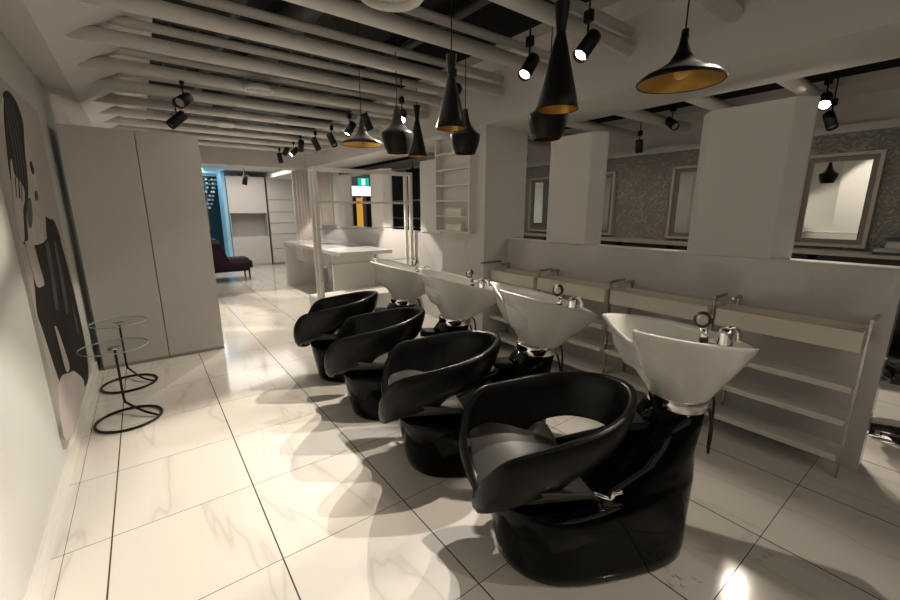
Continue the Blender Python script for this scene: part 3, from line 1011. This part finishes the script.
# ------------------------------------------------------------------ track spotlights
def spot(x, y, z, d, zt, lab, lens='lens', L=.15, power=0, ang=50, r=.042, blend=.25, col=WARM):
    """head centre (x,y,z), beam direction d, stem rises to zt"""
    t = thing('track_spotlight', lab, 'track spotlight', (x, y, zt), group='black track spotlights')
    d = Vector(d).normalized()
    c = Vector((0, 0, z - zt))
    A, B = c - d * L / 2, c + d * L / 2
    # cup with open mouth: outer wall, rim, inner wall
    a = d.orthogonal().normalized()
    b = d.cross(a)
    def ring(p, rr):
        return [p + (a * math.cos(2 * PI * k / 28) + b * math.sin(2 * PI * k / 28)) * rr for k in range(28)]
    link('lamp_head', loft(bmesh.new(), [ring(A, r * .94), ring(A + d * .005, r), ring(B, r), ring(B, r * .88), ring(B - d * .03, r * .86)]), 'black', t, True)
    link('lens', cyl(bmesh.new(), B - d * .029, B - d * .020, r * .83, seg=28), lens, t)
    side = Vector((d.y, -d.x, 0))
    side = side.normalized() if side.length > .01 else Vector((1, 0, 0))
    za = c.z + r + .075                       # underside of the adapter block
    link('yoke', tube(bmesh.new(), [c + side * r * .2 - d * .03, c + Vector((0, 0, r + .03)), Vector((0, 0, za + .01))], .006, 8), 'black', t, True)
    link('adapter', boxes((-.016, .016, -.026, .026, za, min(za + .06, 0)), bev=.004), 'black', t)
    top = 0 if zt > 2.7 or x < 3 else 3.15 - zt
    if top > za + .06:
        link('stem', cyl(bmesh.new(), (0, 0, za + .05), (0, 0, top), .006, seg=8), 'black', t, True)
    if power:
        p = Vector((x, y, z)) + d * (L / 2 + .012)
        lamp('spot_beam', 'SPOT', p, power, col, p + d, size=.014, spot=ang, blend=blend)
    return t


TR = 2.98
# black track between the tubes, and the row over the shampoo chairs
tag(link('lighting_track', boxes((2.108, 2.132, -1.2, 8.8, 2.98, 3.0)), 'black'), 'long thin black lighting track over the row of pendants', 'lighting track')
spot(2.12, 1.547, 2.397, (-.85, .1, -1), TR, 'black track spotlight pointing down beside the nearest tall pendant', power=84, ang=53, L=.165)
spot(2.12, 1.978, 2.399, (-.85, -.15, -1), TR, 'black track spotlight aimed down left, left of the nearest tall pendant', power=84, ang=53, col=(1, .95, .90), L=.165)
spot(2.12, 2.78, 2.41, (-.85, .05, -1), TR, 'added black track spotlight half hidden behind the middle cone pendant', power=84, ang=53)  # extra spot added to sharpen the far chairs' shadows
spot(2.12, 3.588, 2.37, (-.62, -.75, -.75), TR, 'glaring track spotlight shining over the round-bellied pendant', 'hot', power=130, ang=80)
spot(2.12, 4.342, 2.446, (.35, -.2, -1), TR, 'unlit black track spotlight right of the farthest wide pendant', 'lensoff', L=.17)
spot(2.12, 4.80, 2.441, (-.7, -.1, -1), TR, 'lit track spotlight left of the farthest wide pendant', power=84, ang=54, L=.17)
spot(2.12, 5.384, 2.393, (.25, -.6, -1), TR, 'black track spotlight with open mouth, third in the far row', 'lensoff', L=.17)
spot(2.12, 5.991, 2.417, (.35, -.3, -1), TR, 'lit track spotlight, fourth in the far row', power=120, ang=65, L=.17)
spot(2.12, 6.66, 2.469, (-.15, 0, -1), TR, 'lit upright track spotlight, fifth in the far row', power=120, ang=65, L=.17)
spot(2.12, 7.036, 2.421, (-.9, -.3, -.8), TR, 'black tilted track spotlight, sixth in the far row', power=120, ang=65, L=.17)
spot(2.12, 7.475, 2.484, (-.4, .5, -1), TR, 'black track spotlight, seventh in the far row', 'lensoff')
spot(2.12, 7.877, 2.41, (.2, .2, -1), TR, 'black track spotlight at the far bulkhead, last of its row', 'lensoff', power=50, ang=70, L=.17)
spot(2.12, .62, 2.40, (-.75, .2, -1), TR, 'black track spotlight above the frame at the near end of the row', power=50, ang=48)
spot(2.12, -.55, 2.40, (-.75, .6, -1), TR, 'black track spotlight of the same row, behind the camera side', power=28, ang=60)
# left pair
spot(.412, 4.25, 2.395, (-.55, -.75, -.5), 2.542, 'upper black track spotlight of the left pair above the walkway', 'lensoff', r=.045, L=.16)
spot(.396, 4.88, 2.345, (-.8, -.2, -.75), 2.542, 'lower black track spotlight of the left pair above the walkway', 'lensoff', r=.045, L=.18)
# far room
spot(1.90, 9.9, 2.14, (-.2, -.1, -1), 2.5, 'black spotlight on a long stem in front of the grey cabinet', 'lensoff', L=.2, r=.05)
# second room
spot(4.45, 2.16, 2.36, (-.45, -.8, -.6), 2.6, 'black spotlight with pale lens left of the nearest board, in the second room', 'lensoff')
spot(4.9, 2.74, 2.25, (.15, 0, -1), 2.6, 'black hanging spotlight between the two nearest boards in the second room', 'lensoff')
spot(4.6, 1.86, 2.24, (-.5, .1, -1), 2.6, 'black spotlight half hidden by the left edge of the nearest board', 'lensoff')
spot(4.45, .98, 2.345, (-.75, -.15, -.55), 2.6, 'glaring spotlight at the right end of the nearest board', 'hot', power=40, ang=70)
spot(4.9, 1.02, 2.26, (-.36, -.42, -1), 2.6, 'black hanging spotlight below the glaring one on the right', 'lensoff', power=60, ang=42)
spot(4.9, 4.6, 2.25, (-.6, -.2, -.8), 2.6, 'black spotlight in the slot between column and board', 'lensoff')
spot(4.9, 7.9, 2.25, (-.6, -.2, -.8), 2.6, 'black spotlight beyond the exit sign, left one', 'lensoff')
spot(4.7, 8.9, 2.25, (-.6, -.2, -.8), 2.6, 'black spotlight beyond the exit sign, right one', 'lensoff')

# ------------------------------------------------------------------ plaster crumbs on the floor
cr = random.Random(3)
for i, (cx, cy, n, lab) in enumerate([(1.60, .53, 9, 'pale plaster crumb beside the nearest shampoo chair base'), (2.0, .35, 4, 'pale plaster crumb on the floor right of the nearest chair'),
                                      (2.75, .12, 5, 'pale plaster crumb on the floor at the right edge')]):
    for j in range(n):
        bm = bmesh.new()
        s = cr.uniform(.006, .018)
        k = cr.randint(4, 6)
        pts = [(s * cr.uniform(.6, 1.3) * math.cos(2 * PI * q / k), s * cr.uniform(.6, 1.3) * math.sin(2 * PI * q / k)) for q in range(k)]
        prism(bm, pts, 0, cr.uniform(.002, .005))
        o = link('plaster_crumb', bm, 'plaster', loc=(cx + cr.uniform(-.07, .07), cy + cr.uniform(-.06, .06), .0005))
        tag(o, lab, 'plaster crumb', lab.replace('pale plaster crumb', 'plaster crumbs'))
